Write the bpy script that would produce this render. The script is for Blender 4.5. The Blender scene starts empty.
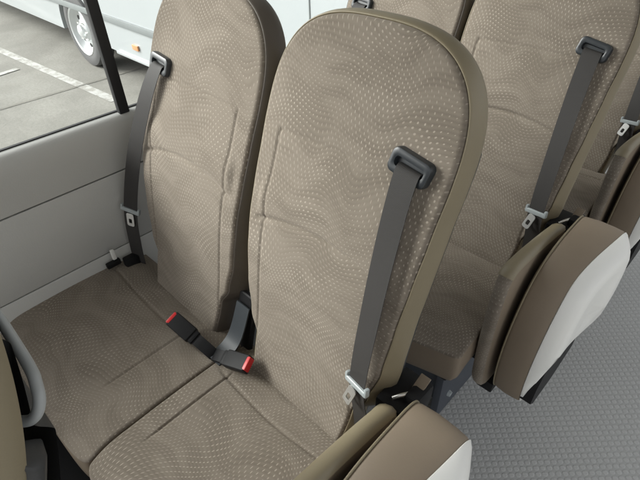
import bpy, bmesh, math, random
from mathutils import Vector, Matrix
R = math.radians
random.seed(7)
S = bpy.context.scene
COL = S.collection

# ------------------------------------------------------------------ camera, world, light, exposure
cd = bpy.data.cameras.new('camera'); cam = bpy.data.objects.new('camera', cd); COL.objects.link(cam)
cr, cu, cf = Vector((0.71812826, 0.69550993, -0.02361668)), Vector((-0.42379383, 0.46398977, 0.77788963)), Vector((-0.55198786, 0.54861593, -0.62795698))
m = Matrix((cr, cu, -cf)).transposed().to_4x4(); m.translation = Vector((1.26648947, -0.59541743, 1.49566271))
cam.matrix_world = m
cd.sensor_width = 36; cd.lens = 27.0; cd.clip_start = 0.02; cd.clip_end = 500
S.camera = cam
W = bpy.data.worlds.new('World'); S.world = W; W.use_nodes = True
wn = W.node_tree.nodes; bg = wn['Background']
sky = wn.new('ShaderNodeTexSky'); sky.sky_type = 'NISHITA'; sky.sun_disc = False
SUN_EL, SUN_AZ = R(31), R(-126)          # azimuth measured from +y towards +x
sky.sun_elevation = SUN_EL; sky.sun_rotation = SUN_AZ
sky.air_density = 1.0; sky.dust_density = 3.5; sky.ozone_density = 0.6
hs = wn.new('ShaderNodeHueSaturation'); hs.inputs['Saturation'].default_value = 0.10   # veiled, nearly white sky
W.node_tree.links.new(sky.outputs[0], hs.inputs['Color']); W.node_tree.links.new(hs.outputs[0], bg.inputs[0]); bg.inputs[1].default_value = 0.15
sl = bpy.data.lights.new('sun', 'SUN'); sl.energy = 1.5; sl.angle = R(28); sl.color = (1.0, 0.98, 0.945)
sun = bpy.data.objects.new('sun', sl); COL.objects.link(sun)
sdir = Vector((math.sin(SUN_AZ) * math.cos(SUN_EL), math.cos(SUN_AZ) * math.cos(SUN_EL), math.sin(SUN_EL)))
sun.rotation_euler = sdir.to_track_quat('Z', 'Y').to_euler()
S.view_settings.view_transform = 'Standard'; S.view_settings.look = 'None'
S.view_settings.exposure = 1.1; S.view_settings.gamma = 1.0
S.render.engine = 'CYCLES'

# ------------------------------------------------------------------ materials
def mat(name, color, rough=0.6, metallic=0.0, spec=0.5, bump=None, var=None, coat=0.0):
    """plain procedural material: slight colour variation by noise and a fine grain bump"""
    M = bpy.data.materials.new(name); M.use_nodes = True
    n, l = M.node_tree.nodes, M.node_tree.links
    b = n['Principled BSDF']
    b.inputs['Roughness'].default_value = rough; b.inputs['Metallic'].default_value = metallic
    b.inputs['Specular IOR Level'].default_value = spec; b.inputs['Coat Weight'].default_value = coat
    tc = n.new('ShaderNodeTexCoord')
    if var:
        sc, amt = var
        nz = n.new('ShaderNodeTexNoise'); nz.inputs['Scale'].default_value = sc; nz.inputs['Detail'].default_value = 5
        l.new(tc.outputs['Object'], nz.inputs['Vector'])
        mx = n.new('ShaderNodeMix'); mx.data_type = 'RGBA'
        mx.inputs[6].default_value = tuple(c * (1 - amt) for c in color) + (1,)
        mx.inputs[7].default_value = tuple(min(1, c * (1 + amt)) for c in color) + (1,)
        l.new(nz.outputs[0], mx.inputs[0]); l.new(mx.outputs[2], b.inputs['Base Color'])
    else:
        b.inputs['Base Color'].default_value = tuple(color) + (1,)
    if bump:
        sc, st, dist = bump
        nb = n.new('ShaderNodeTexNoise'); nb.inputs['Scale'].default_value = sc; nb.inputs['Detail'].default_value = 3
        l.new(tc.outputs['Object'], nb.inputs['Vector'])
        bp = n.new('ShaderNodeBump'); bp.inputs['Strength'].default_value = st; bp.inputs['Distance'].default_value = dist
        l.new(nb.outputs[0], bp.inputs['Height']); l.new(bp.outputs[0], b.inputs['Normal'])
    return M

class NT:
    """tiny helper for math chains"""
    def __init__(s, M): s.n, s.l = M.node_tree.nodes, M.node_tree.links
    def m(s, op, a, b=None, c=None):
        q = s.n.new('ShaderNodeMath'); q.operation = op
        for i, v in enumerate((a, b, c)):
            if v is None: continue
            if isinstance(v, (int, float)): q.inputs[i].default_value = v
            else: s.l.new(v, q.inputs[i])
        return q.outputs[0]
    def noise(s, vec, scale, detail=2, rough=0.5):
        q = s.n.new('ShaderNodeTexNoise'); q.inputs['Scale'].default_value = scale
        q.inputs['Detail'].default_value = detail; q.inputs['Roughness'].default_value = rough
        s.l.new(vec, q.inputs['Vector']); return q.outputs[0]
    def comb(s, x, y, z=0.0):
        q = s.n.new('ShaderNodeCombineXYZ')
        for i, v in enumerate((x, y, z)):
            if isinstance(v, (int, float)): q.inputs[i].default_value = v
            else: s.l.new(v, q.inputs[i])
        return q.outputs[0]
    def mix(s, f, a, b):
        q = s.n.new('ShaderNodeMix'); q.data_type = 'RGBA'
        for i, v in ((0, f), (6, a), (7, b)):
            if isinstance(v, (int, float)): q.inputs[i].default_value = v
            elif isinstance(v, tuple): q.inputs[i].default_value = v + (1,)
            else: s.l.new(v, q.inputs[i])
        return q.outputs[2]
    def sstep(s, e0, e1, x):
        q = s.n.new('ShaderNodeMapRange'); q.interpolation_type = 'SMOOTHSTEP'
        q.inputs['From Min'].default_value = e0; q.inputs['From Max'].default_value = e1
        s.l.new(x, q.inputs['Value']); return q.outputs[0]

def fabric_material():
    """taupe moquette: rows of pale woven dashes that swirl in a moire of waves"""
    M = bpy.data.materials.new('patterned_moquette'); M.use_nodes = True
    t = NT(M); b = t.n['Principled BSDF']
    uvn = t.n.new('ShaderNodeUVMap'); uvn.uv_map = 'cloth'
    sp = t.n.new('ShaderNodeSeparateXYZ'); t.l.new(uvn.outputs[0], sp.inputs[0])
    u, v = sp.outputs[0], sp.outputs[1]
    uv = t.comb(u, v)
    uvb = t.comb(t.m('ADD', u, 7.3), t.m('ADD', v, 3.1))
    na = t.m('SUBTRACT', t.noise(uv, 5.5, 1.0), 0.5)
    nb = t.m('SUBTRACT', t.noise(uvb, 5.0, 1.0), 0.5)
    # warped cell coordinates
    u2 = t.m('ADD', u, t.m('MULTIPLY', na, 0.060))
    v2 = t.m('ADD', v, t.m('MULTIPLY', nb, 0.095))
    v2 = t.m('ADD', v2, t.m('MULTIPLY', t.m('SINE', t.m('ADD', t.m('MULTIPLY', u, 34.0), t.m('MULTIPLY', na, 9.0))), 0.011))
    row = t.m('DIVIDE', v2, 0.0088)
    ri = t.m('FLOOR', row); fr = t.m('SUBTRACT', t.m('FRACT', row), 0.5)
    par = t.m('MULTIPLY', t.m('MODULO', t.m('ABSOLUTE', ri), 2.0), 0.5)
    lean = t.noise(uv, 4.2, 1.0)               # where the dashes lean and grow long, where they run together into contour lines
    colx = t.m('ADD', t.m('ADD', t.m('DIVIDE', u2, 0.0106), par), t.m('MULTIPLY', fr, t.m('MULTIPLY', t.m('SUBTRACT', lean, 0.5), 3.0)))
    fx = t.m('ABSOLUTE', t.m('SUBTRACT', t.m('FRACT', colx), 0.5)); fy = t.m('ABSOLUTE', fr)
    tall = t.sstep(0.38, 0.55, lean); wide = t.sstep(0.40, 0.60, t.noise(uvb, 6.3, 1.0))
    wx = t.m('ADD', 0.065, t.m('MULTIPLY', wide, t.m('SUBTRACT', 0.20, t.m('MULTIPLY', tall, 0.18))))
    wy = t.m('ADD', 0.11, t.m('MULTIPLY', tall, 0.20))
    dd = t.m('ADD', t.m('POWER', t.m('DIVIDE', fx, wx), 2.0), t.m('POWER', t.m('DIVIDE', fy, wy), 2.0))
    dash = t.m('SUBTRACT', 1.0, t.sstep(0.35, 1.7, dd))
    # strength of the dashes waxes and wanes in wavy bands
    band = t.noise(t.comb(t.m('MULTIPLY', u2, 0.7), v2), 11.0, 2.0)
    amp = t.m('ADD', 0.30, t.m('MULTIPLY', t.sstep(0.35, 0.65, band), 0.36))
    amp = t.m('MULTIPLY', amp, t.m('SUBTRACT', 1.0, t.m('MULTIPLY', wide, t.m('SUBTRACT', 0.5, t.m('MULTIPLY', tall, 0.5)))))
    # ground of the cloth: broad leaf-like darker waves and fine contour ripples
    rip = t.m('ADD', 0.5, t.m('MULTIPLY', t.m('SINE', t.m('MULTIPLY', row, math.pi * 2)), 0.5))
    leaf = t.sstep(0.40, 0.60, t.noise(t.comb(t.m('MULTIPLY', u2, 1.3), t.m('MULTIPLY', v2, 3.6)), 6.0, 2.0))
    thread = t.noise(t.comb(t.m('MULTIPLY', u, 1.0), t.m('MULTIPLY', v, 1.0)), 900.0, 2.0)
    base = t.mix(leaf, FAB_DARK, FAB_MID)
    base = t.mix(t.m('MULTIPLY', rip, 0.24), base, FAB_RIP)
    base = t.mix(t.m('MULTIPLY', t.sstep(0.45, 0.8, thread), 0.35), base, FAB_RIP)
    colr = t.mix(t.m('MULTIPLY', dash, amp), base, FAB_DASH)
    t.l.new(colr, b.inputs['Base Color'])
    b.inputs['Roughness'].default_value = 0.95; b.inputs['Specular IOR Level'].default_value = 0.15
    b.inputs['Sheen Weight'].default_value = 0.25; b.inputs['Sheen Roughness'].default_value = 0.5
    b.inputs['Sheen Tint'].default_value = (0.8, 0.72, 0.62, 1)
    bp = t.n.new('ShaderNodeBump'); bp.inputs['Strength'].default_value = 0.35; bp.inputs['Distance'].default_value = 0.0012
    soft = t.noise(uv, 26.0, 3.0)
    h = t.m('ADD', t.m('ADD', t.m('MULTIPLY', thread, 0.6), t.m('MULTIPLY', dash, 0.12)), t.m('MULTIPLY', soft, 0.15))
    t.l.new(h, bp.inputs['Height']); t.l.new(bp.outputs[0], b.inputs['Normal'])
    return M

FAB_DARK, FAB_MID, FAB_RIP, FAB_DASH = (0.152, 0.129, 0.104), (0.184, 0.158, 0.129), (0.238, 0.209, 0.173), (0.48, 0.43, 0.36)

def webbing_material():
    M = bpy.data.materials.new('belt_webbing'); M.use_nodes = True
    t = NT(M); b = t.n['Principled BSDF']
    uvn = t.n.new('ShaderNodeUVMap'); uvn.uv_map = 'cloth'
    sp = t.n.new('ShaderNodeSeparateXYZ'); t.l.new(uvn.outputs[0], sp.inputs[0])
    st = t.m('SINE', t.m('MULTIPLY', sp.outputs[0], 1400.0))
    tw = t.m('SINE', t.m('ADD', t.m('MULTIPLY', sp.outputs[1], 2600.0), t.m('MULTIPLY', sp.outputs[0], 900.0)))
    f = t.m('ADD', 0.5, t.m('MULTIPLY', t.m('MULTIPLY', st, tw), 0.5))
    edge = t.sstep(0.0165, 0.0185, t.m('ABSOLUTE', sp.outputs[0]))
    wc = t.mix(f, (0.017, 0.0155, 0.0145), (0.031, 0.028, 0.026))
    t.l.new(t.mix(t.m('MULTIPLY', edge, 0.6), wc, (0.024, 0.022, 0.021)), b.inputs['Base Color'])
    b.inputs['Roughness'].default_value = 0.7
    bp = t.n.new('ShaderNodeBump'); bp.inputs['Strength'].default_value = 0.3; bp.inputs['Distance'].default_value = 0.0006
    t.l.new(f, bp.inputs['Height']); t.l.new(bp.outputs[0], b.inputs['Normal'])
    return M

def floor_material():
    """grey vinyl with rows of small raised studs"""
    M = bpy.data.materials.new('studded_vinyl_floor'); M.use_nodes = True
    t = NT(M); b = t.n['Principled BSDF']
    tc = t.n.new('ShaderNodeTexCoord'); sp = t.n.new('ShaderNodeSeparateXYZ'); t.l.new(tc.outputs['Object'], sp.inputs[0])
    x, y = sp.outputs[0], sp.outputs[1]
    p_, q_ = t.m('ADD', x, y), t.m('SUBTRACT', x, y)
    fx = t.m('ABSOLUTE', t.m('SUBTRACT', t.m('FRACT', t.m('DIVIDE', p_, 0.029)), 0.5)); fy = t.m('ABSOLUTE', t.m('SUBTRACT', t.m('FRACT', t.m('DIVIDE', q_, 0.026)), 0.5))
    d = t.m('ADD', t.m('POWER', t.m('DIVIDE', fx, 0.38), 3.0), t.m('POWER', t.m('DIVIDE', fy, 0.36), 3.0))
    stud = t.m('SUBTRACT', 1.0, t.sstep(0.5, 1.2, d))
    spk = t.noise(tc.outputs['Object'], 260.0, 2.0); big = t.noise(tc.outputs['Object'], 3.0, 4.0)
    c = t.mix(stud, (0.40, 0.405, 0.395), (0.45, 0.455, 0.445))
    c = t.mix(t.m('MULTIPLY', t.sstep(0.6, 0.75, spk), 0.3), c, (0.60, 0.60, 0.58))
    c = t.mix(t.m('MULTIPLY', big, 0.25), c, (0.33, 0.33, 0.32))
    t.l.new(c, b.inputs['Base Color'])
    t.l.new(t.m('ADD', 0.22, t.m('MULTIPLY', big, 0.2)), b.inputs['Roughness'])
    bp = t.n.new('ShaderNodeBump'); bp.inputs['Strength'].default_value = 0.6; bp.inputs['Distance'].default_value = 0.0015
    t.l.new(stud, bp.inputs['Height']); t.l.new(bp.outputs[0], b.inputs['Normal'])
    return M

def concrete_material():
    M = bpy.data.materials.new('parking_concrete'); M.use_nodes = True
    t = NT(M); b = t.n['Principled BSDF']
    tc = t.n.new('ShaderNodeTexCoord'); o = tc.outputs['Object']
    a = t.noise(o, 1.4, 6.0, 0.6); f = t.noise(o, 28.0, 4.0, 0.7); s = t.noise(o, 140.0, 2.0)
    c = t.mix(t.sstep(0.3, 0.7, a), (0.22, 0.214, 0.190), (0.30, 0.293, 0.262))
    c = t.mix(t.m('MULTIPLY', t.sstep(0.35, 0.75, f), 0.5), c, (0.185, 0.178, 0.158))
    c = t.mix(t.m('MULTIPLY', t.sstep(0.55, 0.75, s), 0.4), c, (0.40, 0.39, 0.36))
    t.l.new(c, b.inputs['Base Color']); b.inputs['Roughness'].default_value = 0.9
    bp = t.n.new('ShaderNodeBump'); bp.inputs['Strength'].default_value = 0.4; bp.inputs['Distance'].default_value = 0.01
    t.l.new(f, bp.inputs['Height']); t.l.new(bp.outputs[0], b.inputs['Normal'])
    return M

def line_material():
    M = bpy.data.materials.new('worn_line_paint'); M.use_nodes = True
    t = NT(M); b = t.n['Principled BSDF']; b.inputs['Roughness'].default_value = 0.8
    tc = t.n.new('ShaderNodeTexCoord'); o = tc.outputs['Object']
    f = t.noise(o, 9.0, 6.0, 0.7)
    t.l.new(t.mix(t.sstep(0.42, 0.58, f), (0.34, 0.33, 0.30), (0.50, 0.50, 0.475)), b.inputs['Base Color'])
    return M

def glass_material():
    M = bpy.data.materials.new('window_glass'); M.use_nodes = True
    n, l = M.node_tree.nodes, M.node_tree.links
    n.remove(n['Principled BSDF'])
    tr = n.new('ShaderNodeBsdfTransparent'); tr.inputs[0].default_value = (0.93, 0.96, 0.945, 1)
    gl = n.new('ShaderNodeBsdfGlossy'); gl.inputs['Roughness'].default_value = 0.02
    fr = n.new('ShaderNodeFresnel'); fr.inputs[0].default_value = 1.3
    mx = n.new('ShaderNodeMixShader'); l.new(fr.outputs[0], mx.inputs[0]); l.new(tr.outputs[0], mx.inputs[1]); l.new(gl.outputs[0], mx.inputs[2])
    l.new(mx.outputs[0], n['Material Output'].inputs[0])
    return M

FABRIC = fabric_material()
KHAKI = mat('khaki_vinyl', (0.205, 0.172, 0.110), 0.52, bump=(420, 0.25, 0.0006), var=(9, 0.10))
BROWN = mat('brown_vinyl', (0.208, 0.165, 0.120), 0.62, bump=(420, 0.25, 0.0006), var=(7, 0.10))
DARKV = mat('darker_trim_vinyl', (0.075, 0.062, 0.049), 0.55, bump=(420, 0.25, 0.0006), var=(9, 0.12))  # side trim of the window seats, darker than the khaki one
SHELLD = mat('charcoal_plastic', (0.030, 0.031, 0.032), 0.5, bump=(700, 0.3, 0.0004), var=(12, 0.15))
BLACKP = mat('black_plastic', (0.010, 0.010, 0.011), 0.55, spec=0.22, bump=(700, 0.2, 0.0003), var=(15, 0.2))
BELTG = mat('guide_plastic', (0.022, 0.026, 0.030), 0.36, bump=(600, 0.15, 0.0003), var=(15, 0.15))
TONGP = mat('grey_tongue_plastic', (0.30, 0.33, 0.335), 0.4, var=(20, 0.12))
STEEL = mat('plated_steel', (0.86, 0.86, 0.84), 0.42, 1.0, var=(30, 0.1))
WHITEP = mat('white_plastic_shell', (0.74, 0.74, 0.71), 0.42, bump=(300, 0.12, 0.0004), var=(5, 0.03))
REDP = mat('red_button_plastic', (0.50, 0.014, 0.016), 0.4, var=(20, 0.1))
GREYH = mat('grey_handle_plastic', (0.33, 0.345, 0.345), 0.45, var=(8, 0.06))
WALLM = mat('grey_wall_plastic', (0.44, 0.442, 0.425), 0.55, bump=(260, 0.35, 0.0007), var=(4, 0.06))
RUBBER = mat('black_rubber', (0.012, 0.012, 0.013), 0.6, var=(20, 0.2))
PEDM = mat('slate_painted_steel', (0.050, 0.058, 0.072), 0.45, bump=(200, 0.2, 0.0005), var=(6, 0.12))
POCKET = mat('slate_plastic', (0.030, 0.036, 0.042), 0.5, var=(10, 0.12))
VANW = mat('white_body_paint', (0.40, 0.43, 0.44), 0.25, coat=0.6, var=(1.2, 0.04))
VANG = mat('grey_trim', (0.20, 0.22, 0.22), 0.5, var=(6, 0.1))
TYREM = mat('tyre_rubber', (0.10, 0.10, 0.10), 0.85, bump=(60, 0.4, 0.004), var=(8, 0.15))
RIMM = mat('silver_rim', (0.62, 0.64, 0.64), 0.4, 0.4, var=(6, 0.08))
AMBER = mat('amber_lens', (0.62, 0.30, 0.14), 0.25, var=(20, 0.1))
DGLASS = mat('dark_window_glass', (0.10, 0.12, 0.125), 0.08, spec=0.8)
WEB = webbing_material(); FLOORM = floor_material(); CONC = concrete_material(); LINEM = line_material(); GLASS = glass_material()

# ------------------------------------------------------------------ object helpers
def make(name, verts, faces, material, parent=None, uvs=None, smooth=True, sharp=None):
    me = bpy.data.meshes.new(name); me.from_pydata([tuple(v) for v in verts], [], faces); me.update()
    if uvs:
        ul = me.uv_layers.new(name='cloth')
        for lp in me.loops: ul.data[lp.index].uv = uvs[lp.vertex_index]
    bm = bmesh.new(); bm.from_mesh(me); bmesh.ops.recalc_face_normals(bm, faces=bm.faces[:]); bm.to_mesh(me); bm.free()
    o = bpy.data.objects.new(name, me); COL.objects.link(o); me.materials.append(material)
    if smooth:
        me.polygons.foreach_set('use_smooth', [True] * len(me.polygons))
        if sharp: me.set_sharp_from_angle(angle=R(sharp))
    if parent: o.parent = parent
    return o

def from_bm(name, bm, material, parent=None, sharp=35, matrix=None):
    if matrix is not None: bm.transform(matrix)
    bmesh.ops.recalc_face_normals(bm, faces=bm.faces[:])
    me = bpy.data.meshes.new(name); bm.to_mesh(me); bm.free()
    o = bpy.data.objects.new(name, me); COL.objects.link(o); me.materials.append(material)
    me.polygons.foreach_set('use_smooth', [True] * len(me.polygons)); me.set_sharp_from_angle(angle=R(sharp))
    if parent: o.parent = parent
    return o

def rbox(bm, size, centre=(0, 0, 0), bevel=0.004, seg=2, rot=None):
    q = bmesh.ops.create_cube(bm, size=1.0)['verts']
    M = Matrix.Translation(centre) @ (rot.to_4x4() if rot else Matrix()) @ Matrix.Diagonal((*size, 1))
    bmesh.ops.transform(bm, matrix=M, verts=q)
    if bevel:
        es = list({e for v in q for e in v.link_edges})
        bmesh.ops.bevel(bm, geom=es, offset=bevel, segments=seg, affect='EDGES', profile=0.6)
    return bm

def box(name, size, centre, material, parent=None, bevel=0.004, rot=None, seg=2):
    return from_bm(name, rbox(bmesh.new(), size, centre, bevel, seg, rot), material, parent)

def tube_data(path, rad, n=12, closed=False, flat=1.0, cap=True):
    P = [Vector(p) for p in path]; vs, fs = [], []
    up = Vector((0, 0, 1)); prev = None
    for i, p in enumerate(P):
        a = P[i - 1] if (i > 0 or closed) else p; b = P[(i + 1) % len(P)] if (i < len(P) - 1 or closed) else p
        t = (b - a).normalized()
        s = t.cross(up) if prev is None else prev - t * prev.dot(t)
        if s.length < 1e-5: s = t.cross(Vector((1, 0, 0)))
        s.normalize(); prev = s; w = s.cross(t)
        r = rad[i] if isinstance(rad, (list, tuple)) else rad
        for k in range(n):
            an = 2 * math.pi * k / n
            vs.append(p + s * math.cos(an) * r + w * math.sin(an) * r * flat)
    m = len(P)
    for i in range(m if closed else m - 1):
        for k in range(n):
            j = (i + 1) % m
            fs.append((i * n + k, i * n + (k + 1) % n, j * n + (k + 1) % n, j * n + k))
    if cap and not closed:
        fs.append(tuple(range(n))); fs.append(tuple((m - 1) * n + k for k in range(n)))
    return vs, fs

def tube(name, path, rad, material, parent=None, **k):
    v, f = tube_data(path, rad, **k); return make(name, v, f, material, parent, sharp=50)

def smooth_path(pts, n=8):
    P = [Vector(p) for p in pts]; out = []
    for i in range(len(P) - 1):
        p0, p1, p2, p3 = P[max(i - 1, 0)], P[i], P[i + 1], P[min(i + 2, len(P) - 1)]
        for k in range(n):
            t = k / n
            out.append(0.5 * ((2 * p1) + (p2 - p0) * t + (2 * p0 - 5 * p1 + 4 * p2 - p3) * t * t + (3 * p1 - p0 - 3 * p2 + p3) * t ** 3))
    out.append(P[-1]); return out

def thing(name, label, cat, loc=(0, 0, 0), group=None):
    o = bpy.data.objects.new(name, None); COL.objects.link(o); o.location = loc; o.empty_display_size = 0.1
    o['label'] = label; o['category'] = cat
    if group: o['group'] = group
    return o

def copy_thing(o, dy, label, parent=None):
    c = o.copy(); COL.objects.link(c); c.parent = parent
    if parent is None:
        c.location.y += dy; c['label'] = label
    for ch in list(o.children): copy_thing(ch, 0, None, c)
    return c

def structure(o): o['kind'] = 'structure'; return o

def loft(loops, closed=True, cap_end=True, cap_start=False):
    """skin a list of equal-length loops"""
    vs = [p for L in loops for p in L]; n = len(loops[0]); fs = []
    for i in range(len(loops) - 1):
        for k in range(n if closed else n - 1):
            fs.append((i * n + k, i * n + (k + 1) % n, (i + 1) * n + (k + 1) % n, (i + 1) * n + k))
    if cap_end: fs.append(tuple((len(loops) - 1) * n + k for k in range(n)))
    if cap_start: fs.append(tuple(range(n)))
    return vs, fs

# ------------------------------------------------------------------ the setting
PITCH = 0.75
fl = make('floor', [(0.0, -1.9, 0), (2.2, -1.9, 0), (2.2, 4.2, 0), (0.0, 4.2, 0)], [(0, 1, 2, 3)], FLOORM, smooth=False); structure(fl)
GZ = -0.75
g = make('ground', [(-150, -150, GZ), (150, -150, GZ), (150, 150, GZ), (-150, 150, GZ)], [(0, 1, 2, 3)], CONC, smooth=False); structure(g)
def ground_strip(name, a, b, w, material, z):
    a, b = Vector(a), Vector(b); d = (b - a).normalized(); s = Vector((-d.y, d.x)) * w / 2
    P = [a - s, b - s, b + s, a + s]
    return structure(make(name, [(p.x, p.y, GZ + z) for p in P], [(0, 1, 2, 3)], material, smooth=False))
JOINT = mat('joint_filler', (0.20, 0.19, 0.165), 0.9, var=(12, 0.3))
ground_strip('parking_line', (-12.5, 1.02), (-4.35, 1.62), 0.12, LINEM, 0.004)
ground_strip('parking_line', (-6.45, 1.25), (-6.25, 0.15), 0.10, LINEM, 0.008)
ground_strip('expansion_joint', (-5.18, -6.0), (-5.10, 9.0), 0.022, JOINT, 0.012)

CEILM = mat('ceiling_lining', (0.62, 0.62, 0.60), 0.8, bump=(200, 0.2, 0.001), var=(3, 0.03))
bm = rbox(bmesh.new(), (1.80, 6.1, 0.06), (0.82, 1.15, 1.96), 0.01); structure(from_bm('unseen_ceiling', bm, CEILM))  # unseen roof added to keep overhead light off the cushions, width trimmed to suit

# ---- side wall of the bus with its window
wall = thing('side_wall', 'grey moulded side wall of the bus under the big window, left of the window seats', 'wall', (0, 0, 0))
Y0, Y1 = -1.9, 4.2
def strip(name, prof, material, n=46, parent=wall):
    loops = []
    for i in range(n + 1):
        y = Y0 + (Y1 - Y0) * i / n
        loops.append([(x, y, z) for x, z in prof])
    v, f = loft(loops, closed=True, cap_end=True, cap_start=True)
    return make(name, v, f, material, parent, sharp=40)
sillp = [(-0.050, 0.925), (-0.050, 0.944), (-0.026, 0.943), (-0.014, 0.938), (-0.006, 0.926), (-0.002, 0.908), (0.0, 0.890), (0.0, 0.860), (-0.001, 0.7945), (-0.05, 0.7945)]
strip('upper_panel', sillp, WALLM)
strip('middle_panel', [(-0.05, 0.7895), (-0.002, 0.7895), (0.001, 0.785), (0.002, 0.56), (0.0, 0.5545), (-0.05, 0.5545)], WALLM)
strip('lower_panel', [(-0.05, 0.5505), (0.0, 0.5505), (0.004, 0.545), (0.010, 0.30), (0.012, 0.0), (-0.05, 0.0)], WALLM)
strip('panel_backing', [(-0.058, 0.0), (-0.0515, 0.0), (-0.0515, 0.924), (-0.058, 0.924)], RUBBER, 1)
strip('window_gasket', [(-0.046, 0.935), (-0.037, 0.935), (-0.037, 0.9465), (-0.046, 0.9465)], RUBBER, 1)
win = make('window_pane', [(-0.0415, Y0, 0.946), (-0.0415, Y1, 0.946), (-0.0415, Y1, 1.84), (-0.0415, Y0, 1.84)], [(0, 1, 2, 3)], GLASS, wall, smooth=False)
def upright(y, w, d=0.02):
    bm = rbox(bmesh.new(), (d, w, 0.90), (-0.028, y, 1.390), 0.004)
    return from_bm('window_pillar', bm, RUBBER, wall)
upright(-0.072, 0.030); upright(1.62, 0.06); upright(-1.4, 0.06)
box('window_header', (0.06, Y1 - Y0, 0.088), (-0.04, (Y0 + Y1) / 2, 1.8845), WALLM, wall, 0.01)

# ------------------------------------------------------------------ upholstered pad
def pad_maps(Wf, ts, T, mexp):
    def pos(a, c, t=None):
        """a in -1..1 ; t given for the straight part, c in 0..1 for the rounded end -> (u, t, distance to the edge)"""
        if t is not None:
            w = Wf(t); return a * w, t, (1 - abs(a)) * w
        w = Wf(ts); rho = max(abs(a), c)
        if rho < 1e-9: return 0.0, ts, w
        k = rho / (abs(a) ** mexp + c ** mexp) ** (1 / mexp)
        return w * a * k, ts + (T - ts) * c * k, (1 - rho) * min(w, 0.24)
    return pos

def build_pad(Wf, t0, ts, T, mexp, surf, frame, Rr, side, back, nu=140, ns=170, nr=80, uv0=(0, 0), uvs=1.0, flare=lambda u, t, d: 0.0):
    """returns (front verts, faces, uvs), side loops and rear cap as world positions.
    surf(u,t) -> n offset; frame(u,t,n) -> xyz ; side: list of (outward, depth)"""
    pos = pad_maps(Wf, ts, T, mexp)
    As = []
    for i in range(nu + 1):
        s = -1 + 2 * i / nu; As.append(math.copysign(1 - (1 - abs(s)) ** 1.25, s))
    rows = [('s', t0 + (ts - t0) * j / ns) for j in range(ns)] + [('r', 1 - (1 - j / nr) ** 1.25) for j in range(nr + 1)]
    V, U, G, D = [], [], [], []
    for kind, q in rows:
        for a in As:
            u, t, d = pos(a, None, q) if kind == 's' else pos(a, q)
            n = surf(u, t)
            if d < Rr: n -= Rr - math.sqrt(max(0, Rr * Rr - (Rr - d) ** 2))
            V.append(frame(u, t, n)); U.append((uv0[0] + u * uvs, uv0[1] + t * uvs)); G.append((u, t))
    nn = nu + 1; F = []
    for j in range(len(rows) - 1):
        for i in range(nu): F.append((j * nn + i, j * nn + i + 1, (j + 1) * nn + i + 1, (j + 1) * nn + i))
    top = len(rows) - 1
    idx = [j * nn for j in range(len(rows))] + [top * nn + i for i in range(1, nn)] + [j * nn + nu for j in range(top - 1, -1, -1)]
    B = [G[i] for i in idx]; NB = []
    for i in range(len(B)):
        a, b = B[max(i - 2, 0)], B[min(i + 2, len(B) - 1)]
        du, dt = b[0] - a[0], b[1] - a[1]; L = math.hypot(du, dt) or 1
        NB.append((-dt / L, du / L))
    def loops(prof, thin=lambda t, d: d):
        out = []
        for o, dep in prof:
            out.append([frame(p[0] + nrm[0] * o + flare(p[0], p[1], dep), p[1] + nrm[1] * o, surf(p[0], p[1]) - thin(p[1], dep)) for p, nrm in zip(B, NB)])
        return out
    def cap(scale, dep):
        ct = (t0 + T) / 2; out = []
        for u, t in G:
            u2, t2 = u * scale, ct + (t - ct) * scale
            rec = 0.016 * sst(0.668, 0.682, t2) + 0.024 * (1 - sst(0.115, 0.135, abs(u2))) * (1 - sst(0.026, 0.040, abs(t2 - 0.715)))      # hollow behind the grab handle
            out.append(frame(u2, t2, -dep + rec))
        return out, F
    return (V, F, U), loops, cap

def gauss(x, s): return math.exp(-(x / s) ** 2)
def sst(a, b, x):
    x = min(1, max(0, (x - a) / (b - a))); return x * x * (3 - 2 * x)

# ------------------------------------------------------------------ one passenger seat
AL = math.atan(1 / 3)
cA, sA = math.cos(AL), math.sin(AL)
def back_frame(cx, z0=0.5, y0=-0.2):
    def fr(u, t, n): return (cx + u, y0 + t * sA - n * cA, z0 + t * cA + n * sA)
    return fr

def back_width(t):
    # narrow waist at the foot of the back, full shoulders from hip height
    pts = [(-0.06, 0.140), (0.10, 0.152), (0.155, 0.178), (0.24, 0.194), (0.34, 0.200), (0.43, 0.205), (0.53, 0.208), (0.62, 0.211)]
    if t <= pts[0][0]: return pts[0][1]
    for (a, wa), (b, wb) in zip(pts, pts[1:]):
        if t <= b: return wa + (wb - wa) * sst(a, b, t)
    return pts[-1][1]

def back_flare(u, t, dep):
    # the sides spread out towards the rear where the front narrows, and end in a rounded lobe above the cushion
    e = 0.55 * max(0.0, 0.213 - back_width(t)) * sst(0.10, 0.17, t) * (1 - sst(0.45, 0.66, t)) * sst(0.012, 0.05, dep)
    return math.copysign(e, u)

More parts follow.
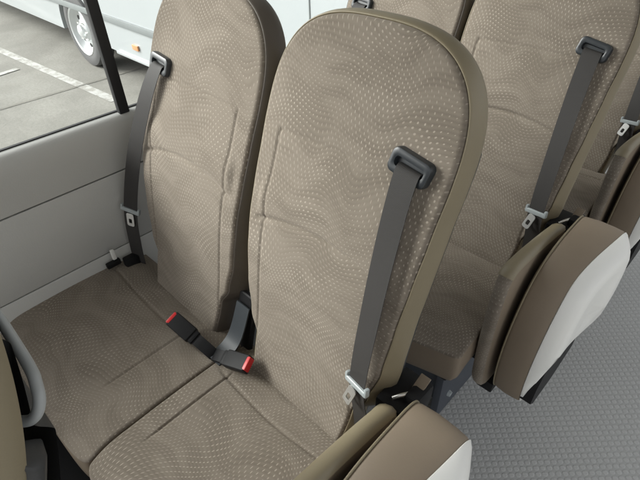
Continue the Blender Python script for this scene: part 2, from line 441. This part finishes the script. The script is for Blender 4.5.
def back_surf(seed):
    rnd = random.Random(seed); ph = [rnd.uniform(0, 6.28) for _ in range(6)]
    def f(u, t):
        n = 0.005 * (1 - min(1, abs(u) / 0.22) ** 3)
        lc = 0.425 + 0.012 * math.cos(u * 10) - 0.020 * (abs(u) / 0.2) ** 2      # lumbar crease
        n += 0.034 * sst(0.06, 0.40, t) * (1 - 0.55 * sst(lc, 0.80, t))
        inner = 1 - sst(0.165, 0.185, abs(u))
        n -= 0.0062 * gauss(t - lc, 0.0055) * inner
        n += 0.006 * gauss(t - lc - 0.05, 0.035) * inner
        n -= 0.0026 * gauss(t - 0.60 - 0.006 * math.cos(u * 9), 0.0036) * (1 - sst(0.155, 0.165, abs(u)))
        vs = gauss(abs(u) - (0.158 - 0.02 * (0.6 - t)), 0.0034) * sst(0.08, 0.12, t) * (1 - sst(0.598, 0.606, t))
        n -= 0.0032 * vs
        n += 0.0007 * math.sin(9 * u + 7 * t + ph[0])
        return n
    return f

def cushion_surf(seamx, hw, seed):
    rnd = random.Random(seed); ph = [rnd.uniform(0, 6.28) for _ in range(4)]
    def f(u, t):                            # t grows from the back edge towards the front
        n = 0.003 * (1 - (abs(u) / hw) ** 4) + 0.008 * math.sin(min(1, t / 0.46) * math.pi) - 0.022 * sst(0.36, 0.47, t) ** 2
        n -= 0.0050 * gauss(u - seamx, 0.0028) * sst(0.09, 0.11, t) * (1 - sst(0.30, 0.36, t))
        n -= 0.0045 * gauss(t - 0.112 - 0.01 * math.cos(u * 7), 0.0040) * (1 - sst(hw - 0.05, hw - 0.02, abs(u)))
        n -= 0.020 * sst(0.07, -0.02, t) if t < 0.07 else 0
        n += 0.0012 * math.sin(9 * u + 8 * t + ph[0])
        return n
    return f

def rounded_ring(w, h, r, n=6):
    out = []
    for (cx, cy, a0) in ((w / 2 - r, h / 2 - r, 0), (-w / 2 + r, h / 2 - r, 90), (-w / 2 + r, -h / 2 + r, 180), (w / 2 - r, -h / 2 + r, 270)):
        for k in range(n + 1):
            a = R(a0 + 90 * k / n); out.append((cx + r * math.cos(a), cy + r * math.sin(a)))
    return out

def belt_guide(parent, centre, tilt):
    """slotted plastic escutcheon, long side across the seat"""
    nN = Vector((0, -cA, sA)); X = Vector((math.cos(tilt), 0, 0)) + Vector((0, sA, cA)) * math.sin(tilt); X.normalize(); Tt = nN.cross(X)
    c = Vector(centre)
    def P(q, n): return c + X * q[0] + Tt * q[1] + nN * n
    o1 = rounded_ring(0.078, 0.044, 0.012); o2 = rounded_ring(0.075, 0.041, 0.011); o3 = rounded_ring(0.067, 0.033, 0.009)
    i1 = rounded_ring(0.057, 0.017, 0.007); i2 = rounded_ring(0.053, 0.013, 0.006)
    L = [[P(q, -0.014) for q in o1], [P(q, 0.008) for q in o1], [P(q, 0.013) for q in o2], [P(q, 0.015) for q in o3],
         [P(q, 0.013) for q in i1], [P(q, 0.006) for q in i2], [P(q, 0.004) for q in i2]]
    v, f = loft(L, cap_end=True)
    return make('belt_guide', v, f, BELTG, parent, sharp=45)

def passenger_seat(label, cx, ccx, chw, seamx, guide_x, tilt, seed, y):
    th = thing('passenger_seat', label, 'seat', (cx, y, 0), 'patterned passenger seats of the bus')
    fr0 = back_frame(0.0)
    (V, F, U), loops, cap = build_pad(back_width, -0.06, 0.62, 0.828, 2.85, back_surf(seed), fr0, 0.009, None, None, flare=back_flare, uv0=(seed * 1.37, seed * 0.71))
    bk = make('backrest', V, F, FABRIC, th, uvs=U)
    sd = loops([(0.0, 0.0095), (0.0012, 0.0065), (0.003, 0.0065), (0.005, 0.010), (0.009, 0.021), (0.012, 0.036), (0.011, 0.049), (0.006, 0.060), (0.000, 0.065)])
    v, f = loft(sd, closed=False, cap_end=False); make('side_trim', v, f, KHAKI if cx > 0.5 else DARKV, bk)
    rs = loops([(-0.002, 0.060), (0.003, 0.067), (0.001, 0.077), (-0.012, 0.084), (-0.030, 0.087)], lambda t, d: 0.060 + (d - 0.060) * (1 - 0.80 * sst(0.668, 0.682, t)))
    v, f = loft(rs, closed=False, cap_end=False)
    cv, cf_ = cap(0.87, 0.078); off = len(v)
    v = v + cv; f = f + [tuple(i + off for i in q) for q in cf_]
    make('rear_shell', v, f, SHELLD, bk)
    # belt guide on the shoulder
    gt = (1.098 - 0.5) / cA
    belt_guide(bk, fr0(guide_x - cx, gt, 0.026), tilt)
    # grab handle behind the shoulder
    hq = [(0.164, -0.050, 0.684), (0.176, -0.060, 0.690), (0.178, -0.066, 0.703), (0.168, -0.0685, 0.716), (0.138, -0.0695, 0.725), (0.0, -0.070, 0.729)]
    hp = smooth_path([fr0(u, t, n) for u, n, t in hq] + [fr0(-u, t, n) for u, n, t in hq[-2::-1]], 7)
    tube('grab_handle', hp, 0.0050, GREYH, bk, n=14)
    # cushion: frame with t running forwards, n upwards
    ox = ccx - cx
    trim = 0.085 if cx > 0.5 else 0.0       # the aisle cushion is a little shorter at its outer front corner
    def frc(u, t, n): return (ox + u, -0.150 - t * (1 - trim * sst(-0.02, 0.2, u)), 0.500 + n)
    cs = cushion_surf(seamx - ccx, chw, seed + 3)
    (V, F, U), loops, cap = build_pad(lambda t: chw, 0.0, 0.43, 0.468, 4.0, cs, frc, 0.0075, None, None, nu=210, ns=130, nr=24, uv0=(seed * 2.1 + 5, seed * 0.9 + 2))
    cu_ = make('cushion', V, F, FABRIC, th, uvs=U)
    ck = loops([(0.0, 0.0072), (0.001, 0.030), (0.002, 0.05), (0.002, 0.09), (-0.012, 0.118), (-0.03, 0.122)])
    v, f = loft(ck, closed=False, cap_end=False); make('cushion_skirt', v, f, BROWN, cu_)
    # seat pan and pedestal
    box('seat_pan', (chw * 2 - 0.05, 0.40, 0.022), (ox, -0.36, 0.362), BLACKP, th, 0.006)
    bm = bmesh.new(); rbox(bm, (0.026, 0.34, 0.345), (ox + chw - 0.08 if cx > 0.5 else ox + chw - 0.06, -0.30, 0.1765), 0.004)
    ped = from_bm('pedestal', bm, PEDM, th)
    bm = bmesh.new(); rbox(bm, (0.30 if cx > 0.5 else 0.44, 0.022, 0.300), (ox + chw - 0.245 if cx > 0.5 else ox + chw - 0.295, -0.425, 0.200), 0.004)
    from_bm('pedestal_front', bm, PEDM, th)
    if cx > 0.5:
        px = ox + chw - 0.08 + 0.013
        for yy in (-0.41, -0.19):
            bm = bmesh.new(); bmesh.ops.create_cone(bm, cap_ends=True, segments=16, radius1=0.012, radius2=0.009, depth=0.010)
            from_bm('anchor_bolt', bm, TONGP, ped, matrix=Matrix.Translation((px + 0.004, yy, 0.09)) @ Matrix.Rotation(R(90), 4, 'Y'))
    return th

WCX, ACX = 0.312, 0.762
seat_w = passenger_seat('patterned taupe window seat beside the grey wall, left of the pair in front', WCX, 0.268, 0.270, 0.405, 0.172, R(-6), 1, 0.0)
seat_a = passenger_seat('nearest patterned taupe aisle seat, right of the pair in front, khaki edged backrest', ACX, 0.758, 0.217, 0.60, 0.905, R(-10), 2, 0.0)
copy_thing(seat_w, PITCH, 'window seat in the second row, only its top showing behind the nearest aisle seat')
copy_thing(seat_a, PITCH, 'second row patterned aisle seat behind the nearest backrest, folded seat at its side')
copy_thing(seat_a, 2 * PITCH, 'rearmost aisle seat, at the right edge of the photo behind the second row')
front = copy_thing(seat_a, 0, 'seat in front, its khaki edge, charcoal shell and grey grab handle at bottom left')
front.location.y = -0.688

# ------------------------------------------------------------------ seat belts
def ribbon(path, width_dirs, w, th=0.0014):
    P = [Vector(p) for p in path]; loops, uv = [], []; s = 0
    for i, p in enumerate(P):
        a, b = P[max(i - 1, 0)], P[min(i + 1, len(P) - 1)]
        t = (b - a).normalized(); wd = width_dirs[i]; wd = (wd - t * wd.dot(t)).normalized(); nn = wd.cross(t)
        ww = w[i] if isinstance(w, list) else w
        if i: s += (P[i] - P[i - 1]).length
        ring = []
        for e, h in ((-1, -1), (-0.5, -1), (0, -1), (0.5, -1), (1, -1), (1, 1), (0.5, 1), (0, 1), (-0.5, 1), (-1, 1)):
            ring.append(p + wd * e * ww / 2 + nn * h * th / 2); uv.append((e * ww / 2, s))
        loops.append(ring)
    v, f = loft(loops, cap_end=True, cap_start=True); return v, f, uv

def seat_belt(label, pts, wdirs, k_tongue, tongue_dir, blade_w, y, flip=1):
    th = thing('seat_belt', label, 'seat belt', (pts[0][0], y, pts[-1][2]), 'shoulder belts hanging on the seats')
    o = Vector((pts[0][0], 0, pts[-1][2]))
    P = smooth_path([Vector(p) - o for p in pts], 10)
    ws = []
    for i in range(len(P)):
        q = i / 10; a = int(min(q, len(wdirs) - 1)); b = min(a + 1, len(wdirs) - 1); f = q - a
        ws.append((Vector(wdirs[a]) * (1 - f) + Vector(wdirs[b]) * f).normalized())
    v, f, uv = ribbon(P, ws, 0.044)
    make('webbing', v, f, WEB, th, uvs=uv, sharp=60)
    c = P[k_tongue * 10]; d = (P[k_tongue * 10 + 2] - P[k_tongue * 10 - 2]).normalized()
    X = ws[k_tongue * 10]; X = (X - d * X.dot(d)).normalized(); Nn = X.cross(d)
    M = Matrix((X, d, Nn)).transposed().to_4x4(); M.translation = c
    bm = bmesh.new(); rbox(bm, (0.060, 0.013, 0.012), (0, 0, 0), 0.004, 3)
    for s in (-1, 1): rbox(bm, (0.007, 0.020, 0.011), (s * 0.028, -0.004, 0), 0.003, 2)
    tg = from_bm('tongue_grip', bm, TONGP, th, matrix=M)
    # steel blade with its latch slot
    td = Vector(tongue_dir).normalized(); Xb = (X - td * X.dot(td)).normalized(); Nb = Xb.cross(td)
    Mb = Matrix((Xb, td, Nb)).transposed().to_4x4(); Mb.translation = c + td * 0.004 - (Nb if Nb.y > 0 else -Nb) * 0.005
    o1 = rounded_ring(blade_w, 0.044, 0.006, 4); i1 = rounded_ring(blade_w * 0.46, 0.015, 0.003, 4)
    def ring(q, z, dy): return [Vector((x, yy + dy, z)) for x, yy in q]
    L = [ring(i1, 0.0012, 0.030), ring(o1, 0.0012, 0.026), ring(o1, -0.0012, 0.026), ring(i1, -0.0012, 0.030), ring(i1, 0.0012, 0.030)]
    v, f = loft(L, cap_end=False)
    make('tongue_blade', [Mb @ p for p in v], f, STEEL, th, sharp=30)
    return th

fa = back_frame(0.0)
def onback(x, z, n):            # point n in front of the seat back at height z
    t = (z - 0.5) / cA; q = fa(x, t, n); return q
ba = seat_belt('charcoal shoulder belt on the nearest aisle seat, grey tongue low beside its cushion',
    [onback(0.907, 1.097, 0.026), onback(0.907, 1.086, 0.043), onback(0.911, 1.00, 0.050), onback(0.922, 0.85, 0.054), onback(0.934, 0.70, 0.048), (0.944, -0.175, 0.615), (0.955, -0.165, 0.47)],
    [(1, 0, -0.15), (1, 0, -0.12), (1, 0.0, 0), (1, -0.12, 0), (1, -0.22, 0), (1, -0.1, 0), (0.9, 0.2, 0)], 4, (-0.25, -0.25, -1), 0.022, 0.0)
bw = seat_belt('charcoal belt on the window seat, running down beside the grey wall to a white tongue',
    [onback(0.174, 1.097, 0.026), onback(0.168, 1.086, 0.043), onback(0.143, 1.00, 0.054), onback(0.098, 0.85, 0.052), (0.050, -0.168, 0.69), (0.046, -0.184, 0.58), (0.044, -0.192, 0.46)],
    [(1, 0, -0.08), (1, 0.05, -0.06), (1, 0.25, 0), (1, 0.4, 0), (1, 0.5, 0), (1, 0.5, 0), (1, 0.4, 0)], 4, (-0.05, -0.15, -1), 0.024, 0.0)
copy_thing(ba, PITCH, 'charcoal belt on the second row aisle seat, white steel tongue above the folded seat')
copy_thing(ba, 2 * PITCH, 'belt of the rearmost aisle seat at the right edge of the photo')
copy_thing(bw, PITCH, 'belt of the second row window seat, barely showing at the top edge')

# ------------------------------------------------------------------ buckles between the two cushions
def buckle(label, tip, base, up, press):
    th = thing('belt_buckle', label, 'belt buckle', base, 'belt buckles lying between the front pair of seats')
    b = Vector(base); t = Vector(tip) - b; Lg = t.length; d = t.normalized()
    U = Vector(up); U = (U - d * U.dot(d)).normalized(); X = d.cross(U)
    M = Matrix((X, d, U)).transposed().to_4x4()
    bm = bmesh.new(); hl = 0.072
    rbox(bm, (0.042, hl, 0.025), (0, Lg - hl / 2, 0.004), 0.005, 3)
    rbox(bm, (0.036, 0.016, 0.020), (0, Lg - hl - 0.004, 0.003), 0.004, 2)
    hs = from_bm('buckle_housing', bm, BLACKP, th, matrix=M)
    bm = bmesh.new(); rbox(bm, (0.034, 0.012, 0.0190), (0, Lg - 0.0022, 0.0070), 0.0025, 2)
    from_bm('release_button', bm, REDP, hs, matrix=M)
    path = [M @ Vector((0, Lg - hl - 0.004, 0.002)), M @ Vector((0, (Lg - hl) * 0.5, 0.004)), M @ Vector((0, 0.0, -0.006)), M @ Vector((0.0, -0.03, -0.05))]
    P = smooth_path(path, 6)
    v, f, uv = ribbon(P, [X] * len(P), 0.030, 0.011)
    make('buckle_strap', v, f, BLACKP, th, uvs=uv, sharp=50)
    return th
buckle('black buckle with a red button pointing left across the window seat cushion', (0.388, -0.272, 0.560), (0.522, -0.250, 0.512), (-0.05, -0.35, 1), 0)
buckle('black buckle with a red button facing right, lying on the nearest aisle seat cushion', (0.640, -0.222, 0.545), (0.525, -0.250, 0.512), (0.35, -0.25, 1), 0)
hb = thing('buckle_bracket', 'slate plastic bracket standing in the gap between the two front backrests', 'bracket', (0.535, -0.2, 0.46))
bm = bmesh.new()
rbox(bm, (0.062, 0.018, 0.19), (0, 0.052, 0.090), 0.008, 3, Matrix.Rotation(R(-16), 3, 'X'))
from_bm('bracket_back', bm, BLACKP, hb)
P = smooth_path([(0, 0.055, 0.16), (0, 0.020, 0.085), (0, -0.012, 0.055), (0, -0.060, 0.047)], 6)
v, f, uv = ribbon(P, [Vector((1, 0, 0))] * len(P), 0.048, 0.004)
make('bracket_tongue', v, f, POCKET, hb, uvs=uv, sharp=50)

ht = thing('floor_shade_box', 'black heater box added for the floor shade before the window seat cushion, small metal knob', 'filler', (0.38, -0.78, 0))
hb_ = box('shade_box_case', (0.70, 0.36, 0.30), (0, 0, 0.152), BLACKP, ht, 0.012)  # made-up black box, stands in for the dark shade under the seat
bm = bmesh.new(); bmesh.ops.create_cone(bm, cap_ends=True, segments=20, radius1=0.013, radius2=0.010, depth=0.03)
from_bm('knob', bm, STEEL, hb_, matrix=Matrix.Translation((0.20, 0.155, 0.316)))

# belt floor anchor by the wall
an = thing('belt_anchor', 'black belt anchor with a pale clip between wall and window seat cushion', 'belt anchor', (0.02, -0.23, 0.46))
box('anchor_housing', (0.03, 0.045, 0.08), (0.016, 0.02, 0.03), BLACKP, an, 0.008)
box('anchor_bar', (0.016, 0.045, 0.018), (0.004, -0.030, 0.066), BLACKP, an, 0.005)
box('anchor_clip', (0.010, 0.012, 0.036), (0.006, -0.022, 0.098), WHITEP, an, 0.003)

# ------------------------------------------------------------------ folded aisle seats
def yz_outline(pts, n=7):
    P = [Vector((0, a, b)) for a, b in pts]; out = []; m = len(P)
    for i in range(m):
        p0, p1, p2, p3 = P[i - 1], P[i], P[(i + 1) % m], P[(i + 2) % m]
        for k in range(n):
            t = k / n
            out.append(0.5 * ((2 * p1) + (p2 - p0) * t + (2 * p0 - 5 * p1 + 4 * p2 - p3) * t * t + (3 * p1 - p0 - 3 * p2 + p3) * t ** 3))
    return [(p.y, p.z) for p in out]

def slab_loops(outl, prof):
    """prof: list of (x, inset)"""
    n = len(outl); cy = sum(p[0] for p in outl) / n; cz = sum(p[1] for p in outl) / n
    nrm = []
    for i in range(n):
        a, b = outl[i - 1], outl[(i + 1) % n]; dy, dz = b[0] - a[0], b[1] - a[1]; L = math.hypot(dy, dz)
        q = (dz / L, -dy / L)
        if q[0] * (outl[i][0] - cy) + q[1] * (outl[i][1] - cz) < 0: q = (-q[0], -q[1])
        nrm.append(q)
    return [[(x, p[0] - q[0] * ins, p[1] - q[1] * ins) for p, q in zip(outl, nrm)] for x, ins in prof]

def folding_seat(label, y):
    th = thing('folding_seat', label, 'folding seat', (1.0, y, 0.25), 'folded aisle seats beside the rows')
    zo = 0.25
    # brown seat pad (outer) and its white under-shell
    outl = yz_outline([(-0.125, 0.700), (-0.150, 0.742), (-0.220, 0.750), (-0.310, 0.742), (-0.395, 0.706), (-0.448, 0.620), (-0.472, 0.500), (-0.462, 0.370), (-0.425, 0.285), (-0.33, 0.265), (-0.20, 0.275), (-0.12, 0.33), (-0.105, 0.50), (-0.110, 0.62)])
    outl = [(a, b - zo) for a, b in outl]
    L = slab_loops(outl, [(0.036, 0.06), (0.033, 0.030), (0.035, 0.012), (0.041, 0.003), (0.050, 0.0), (0.075, -0.003), (0.100, -0.002), (0.116, 0.0), (0.1205, 0.002)])
    def swell(x, yy, z): return (x + 0.024 * sst(0.05, 0.12, x) * sst(-0.40, -0.12, yy) * sst(0.0, 0.4, z) - 0.004 * sst(0.05, 0.12, x) * sst(-0.25, -0.42, yy), yy, z)     # thicker towards the rear
    L = [[swell(*q) for q in lp] for lp in L]
    v, f = loft(L, cap_start=True, cap_end=False); pd = make('seat_pad', v, f, BROWN, th)
    wel = slab_loops(outl, [(0.0405, 0.0015)])[0]
    v, f = tube_data(wel, 0.0022, 6, closed=True); make('piping', v, f, KHAKI, pd)
    L = slab_loops(outl, [(0.1205, 0.003), (0.1225, 0.0005), (0.129, 0.001), (0.145, 0.006), (0.158, 0.013), (0.1665, 0.026)])
    def lift(x, yy, z):      # the shell slopes in below its middle, leaving room for the mechanism
        k = max(0, (x - 0.124) / 0.042); zmin = 0.04 + 0.23 * min(1, k) ** 0.8
        return (x, yy - 0.07 * min(1, k) * sst(-0.32, -0.10, yy), max(z, zmin - 0.10 * k * (yy + 0.28)))
    L = [[swell(*p) for p in q] for q in [L[0], L[1]] + [[lift(*p) for p in q] for q in L[2:]]]
    my, mz = sum(p[1] for p in L[-1]) / len(L[-1]), sum(p[2] for p in L[-1]) / len(L[-1])
    for k, dx in ((0.85, 0.0012), (0.5, 0.0022), (0.15, 0.0026)):
        L.append([(p[0] + dx, my + (p[1] - my) * k, mz + (p[2] - mz) * k) for p in L[5]])
    v, f = loft(L, cap_end=True); make('under_shell', v, f, WHITEP, th, sharp=55)
    # plaid inner pad = the folded backrest, khaki along its top edge
    o2 = yz_outline([(-0.16, 0.690), (-0.20, 0.708), (-0.30, 0.728), (-0.42, 0.744), (-0.478, 0.738), (-0.500, 0.690), (-0.505, 0.560), (-0.494, 0.41), (-0.474, 0.315), (-0.42, 0.27), (-0.28, 0.27), (-0.17, 0.32), (-0.14, 0.45), (-0.145, 0.60)])
    o2 = [(a, b - zo) for a, b in o2]
    L = slab_loops(o2, [(-0.022, 0.05), (-0.020, 0.020), (-0.016, 0.008), (-0.009, 0.001), (0.002, -0.002), (0.012, 0.0), (0.017, 0.008), (0.019, 0.03)])
    run = [0]
    for i in range(1, len(o2)): run.append(run[-1] + math.hypot(o2[i][0] - o2[i - 1][0], o2[i][1] - o2[i - 1][1]))
    rim = L[2:7]; vs, fs = loft(rim, cap_end=False)
    uv = [(p[0] * 1.15 + 3.3, run[i] + 1.7) for Lp in rim for i, p in enumerate(Lp)]
    bp_ = make('back_pad', vs, fs, FABRIC, th, uvs=uv)
    v, f = loft(L[6:], cap_end=True); v2, f2 = loft(L[2::-1], cap_end=True); o_ = len(v)
    make('side_cover', v + v2, f + [tuple(i + o_ for i in q) for q in f2], BROWN, bp_)
    # khaki strip over the upper edge only
    sel = [i for i, p in enumerate(o2) if p[1] + zo > 0.685 and p[0] > -0.490]
    sel.sort(key=lambda i: o2[i][0])
    pr = [(-0.021, 0.012), (-0.0175, 0.005), (-0.010, -0.001), (0.002, -0.0045), (0.013, -0.002), (0.0185, 0.007)]
    LL = slab_loops(o2, pr)
    v, f = loft([[q[i] for i in sel] for q in LL], closed=False, cap_end=False); make('edge_trim', v, f, KHAKI, bp_)
    # folding mechanism: black hinge block and steel lever at the rear, dark foot under the shell
    bm = bmesh.new(); rbox(bm, (0.070, 0.10, 0.05), (-0.005, -0.105, 0.405), 0.008); rbox(bm, (0.03, 0.05, 0.06), (0.02, -0.10, 0.42), 0.006)
    hg = from_bm('hinge', bm, BLACKP, th)
    tube('release_lever', smooth_path([(-0.012, -0.135, 0.432), (0.0, -0.125, 0.442), (0.012, -0.11, 0.445)], 4), 0.004, STEEL, hg, n=8)
    box('pull_strap', (0.022, 0.034, 0.004), (0.016, -0.085, 0.452), BROWN, hg, 0.0015, Matrix.Rotation(R(25), 3, 'X'))
    bm = bmesh.new()
    q = [(-0.455, 0.085), (-0.455, 0.15), (-0.42, 0.225), (-0.30, 0.24), (-0.20, 0.23), (-0.17, 0.19), (-0.17, 0.07), (-0.30, 0.04), (-0.42, 0.05)]
    L = [[(x, a, b) for a, b in q] for x in (0.118, 0.148)]
    v, f = loft(L, cap_end=True, cap_start=True); make('support_foot', v, f, BLACKP, th, sharp=30)
    bm = bmesh.new(); rbox(bm, (0.05, 0.30, 0.04), (0.01, -0.27, 0.0), 0.005); rbox(bm, (0.12, 0.03, 0.03), (-0.06, -0.33, 0.0), 0.004)
    from_bm('hinge_rail', bm, BLACKP, th)
    return th
fs0 = folding_seat('nearest folded aisle seat, brown padded edge and white shell at the bottom of the photo', 0.0)
copy_thing(fs0, PITCH, 'folded aisle seat beside the second row, white shell facing the aisle over the floor')
copy_thing(fs0, 2 * PITCH, 'rearmost folded aisle seat, partly cut by the right edge of the photo')

# ------------------------------------------------------------------ white bus parked outside
vb = thing('parked_bus', 'white bus parked outside the window, silver wheel and small amber side marker', 'bus', (-4.0, 2.0, GZ))
WX, WR = -1.76, 0.46
def wall_with_arch(x0, x1, z0, z1, wx, wz, r):
    """side skin (plane y=0) with a wheel arch cut out of its lower edge, with returns inwards"""
    pts = [(x0, z0)]
    a0 = math.asin(max(-1, min(1, (z0 - wz) / r)))
    pts += [(wx - r * math.cos(a0 + (math.pi - 2 * a0) * k / 24), wz + r * math.sin(a0 + (math.pi - 2 * a0) * k / 24)) for k in range(25)]
    pts += [(x1, z0), (x1, z1), (x0, z1)]
    return pts
sk = wall_with_arch(-8.0, 4.2, 0.40, 1.9, WX, WR - 0.03, 0.57)
L = [[(x, yy, z) for x, z in sk] for yy in (0.0, 0.5)]
v, f = loft(L, cap_start=True, cap_end=False); make('body', v, f, VANW, vb, smooth=False)
box('roof', (12.2, 2.1, 0.05), (-1.9, 1.05, 2.95), VANW, vb, 0.02)
for x in (-7.7, -4.9, -2.1, 0.7, 3.5): box('window_post', (0.12, 0.06, 1.03), (x, 0.03, 2.415), VANW, vb, 0.01)
for x in (-6.3, -3.5, -0.7, 2.1): box('window', (2.66, 0.02, 1.0), (x, 0.04, 2.41), DGLASS, vb, 0.004)
box('side_moulding', (12.2, 0.022, 0.075), (-1.9, -0.0125, 0.775), VANG, vb, 0.006)
box('sill_lip', (3.9, 0.03, 0.035), (1.2, -0.0165, 0.4035), VANW, vb, 0.006)
box('side_marker', (0.13, 0.022, 0.06), (-0.25, -0.0125, 0.545), AMBER, vb, 0.008)
box('panel_seam', (0.010, 0.004, 1.05), (2.62, -0.0035, 1.36), VANG, vb, 0)
def lathe(prof, n=40):
    return loft([[(r * math.cos(2 * math.pi * k / n), yy, r * math.sin(2 * math.pi * k / n)) for k in range(n)] for r, yy in prof], cap_end=True)
whl = bpy.data.objects.new('wheel', None); COL.objects.link(whl); whl.parent = vb; whl.location = (WX, 0.012, WR)
v, f = lathe([(0.30, 0.20), (0.44, 0.20), (0.46, 0.17), (0.46, 0.02), (0.445, -0.005), (0.40, -0.02), (0.32, -0.015), (0.30, 0.0)]); make('tyre', v, f[:-1], TYREM, whl, sharp=40)
v, f = lathe([(0.315, -0.012), (0.305, -0.022), (0.285, -0.012), (0.265, 0.05), (0.235, 0.075), (0.15, 0.06), (0.13, 0.03), (0.085, 0.01), (0.08, -0.02), (0.05, -0.035)]); make('rim', v, f, RIMM, whl, sharp=40)
for k in range(8):
    a = 2 * math.pi * k / 8
    bm = bmesh.new(); bmesh.ops.create_cone(bm, cap_ends=True, segments=14, radius1=0.028, radius2=0.028, depth=0.01, matrix=Matrix.Translation((0.197 * math.cos(a), 0.066, 0.197 * math.sin(a))) @ Matrix.Rotation(R(90), 4, 'X'))
    from_bm('rim_hole', bm, RUBBER, whl)
for k in range(6):
    a = 2 * math.pi * k / 6
    bm = bmesh.new(); bmesh.ops.create_cone(bm, cap_ends=True, segments=6, radius1=0.016, radius2=0.014, depth=0.03, matrix=Matrix.Translation((0.112 * math.cos(a), 0.01, 0.112 * math.sin(a))) @ Matrix.Rotation(R(90), 4, 'X'))
    from_bm('wheel_nut', bm, STEEL, whl)
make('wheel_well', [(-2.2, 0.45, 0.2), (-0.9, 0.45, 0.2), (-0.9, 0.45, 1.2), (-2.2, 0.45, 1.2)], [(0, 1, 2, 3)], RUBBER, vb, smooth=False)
box('underbody', (12.0, 1.5, 0.12), (-1.9, 1.0, 0.44), RUBBER, vb, 0.01)
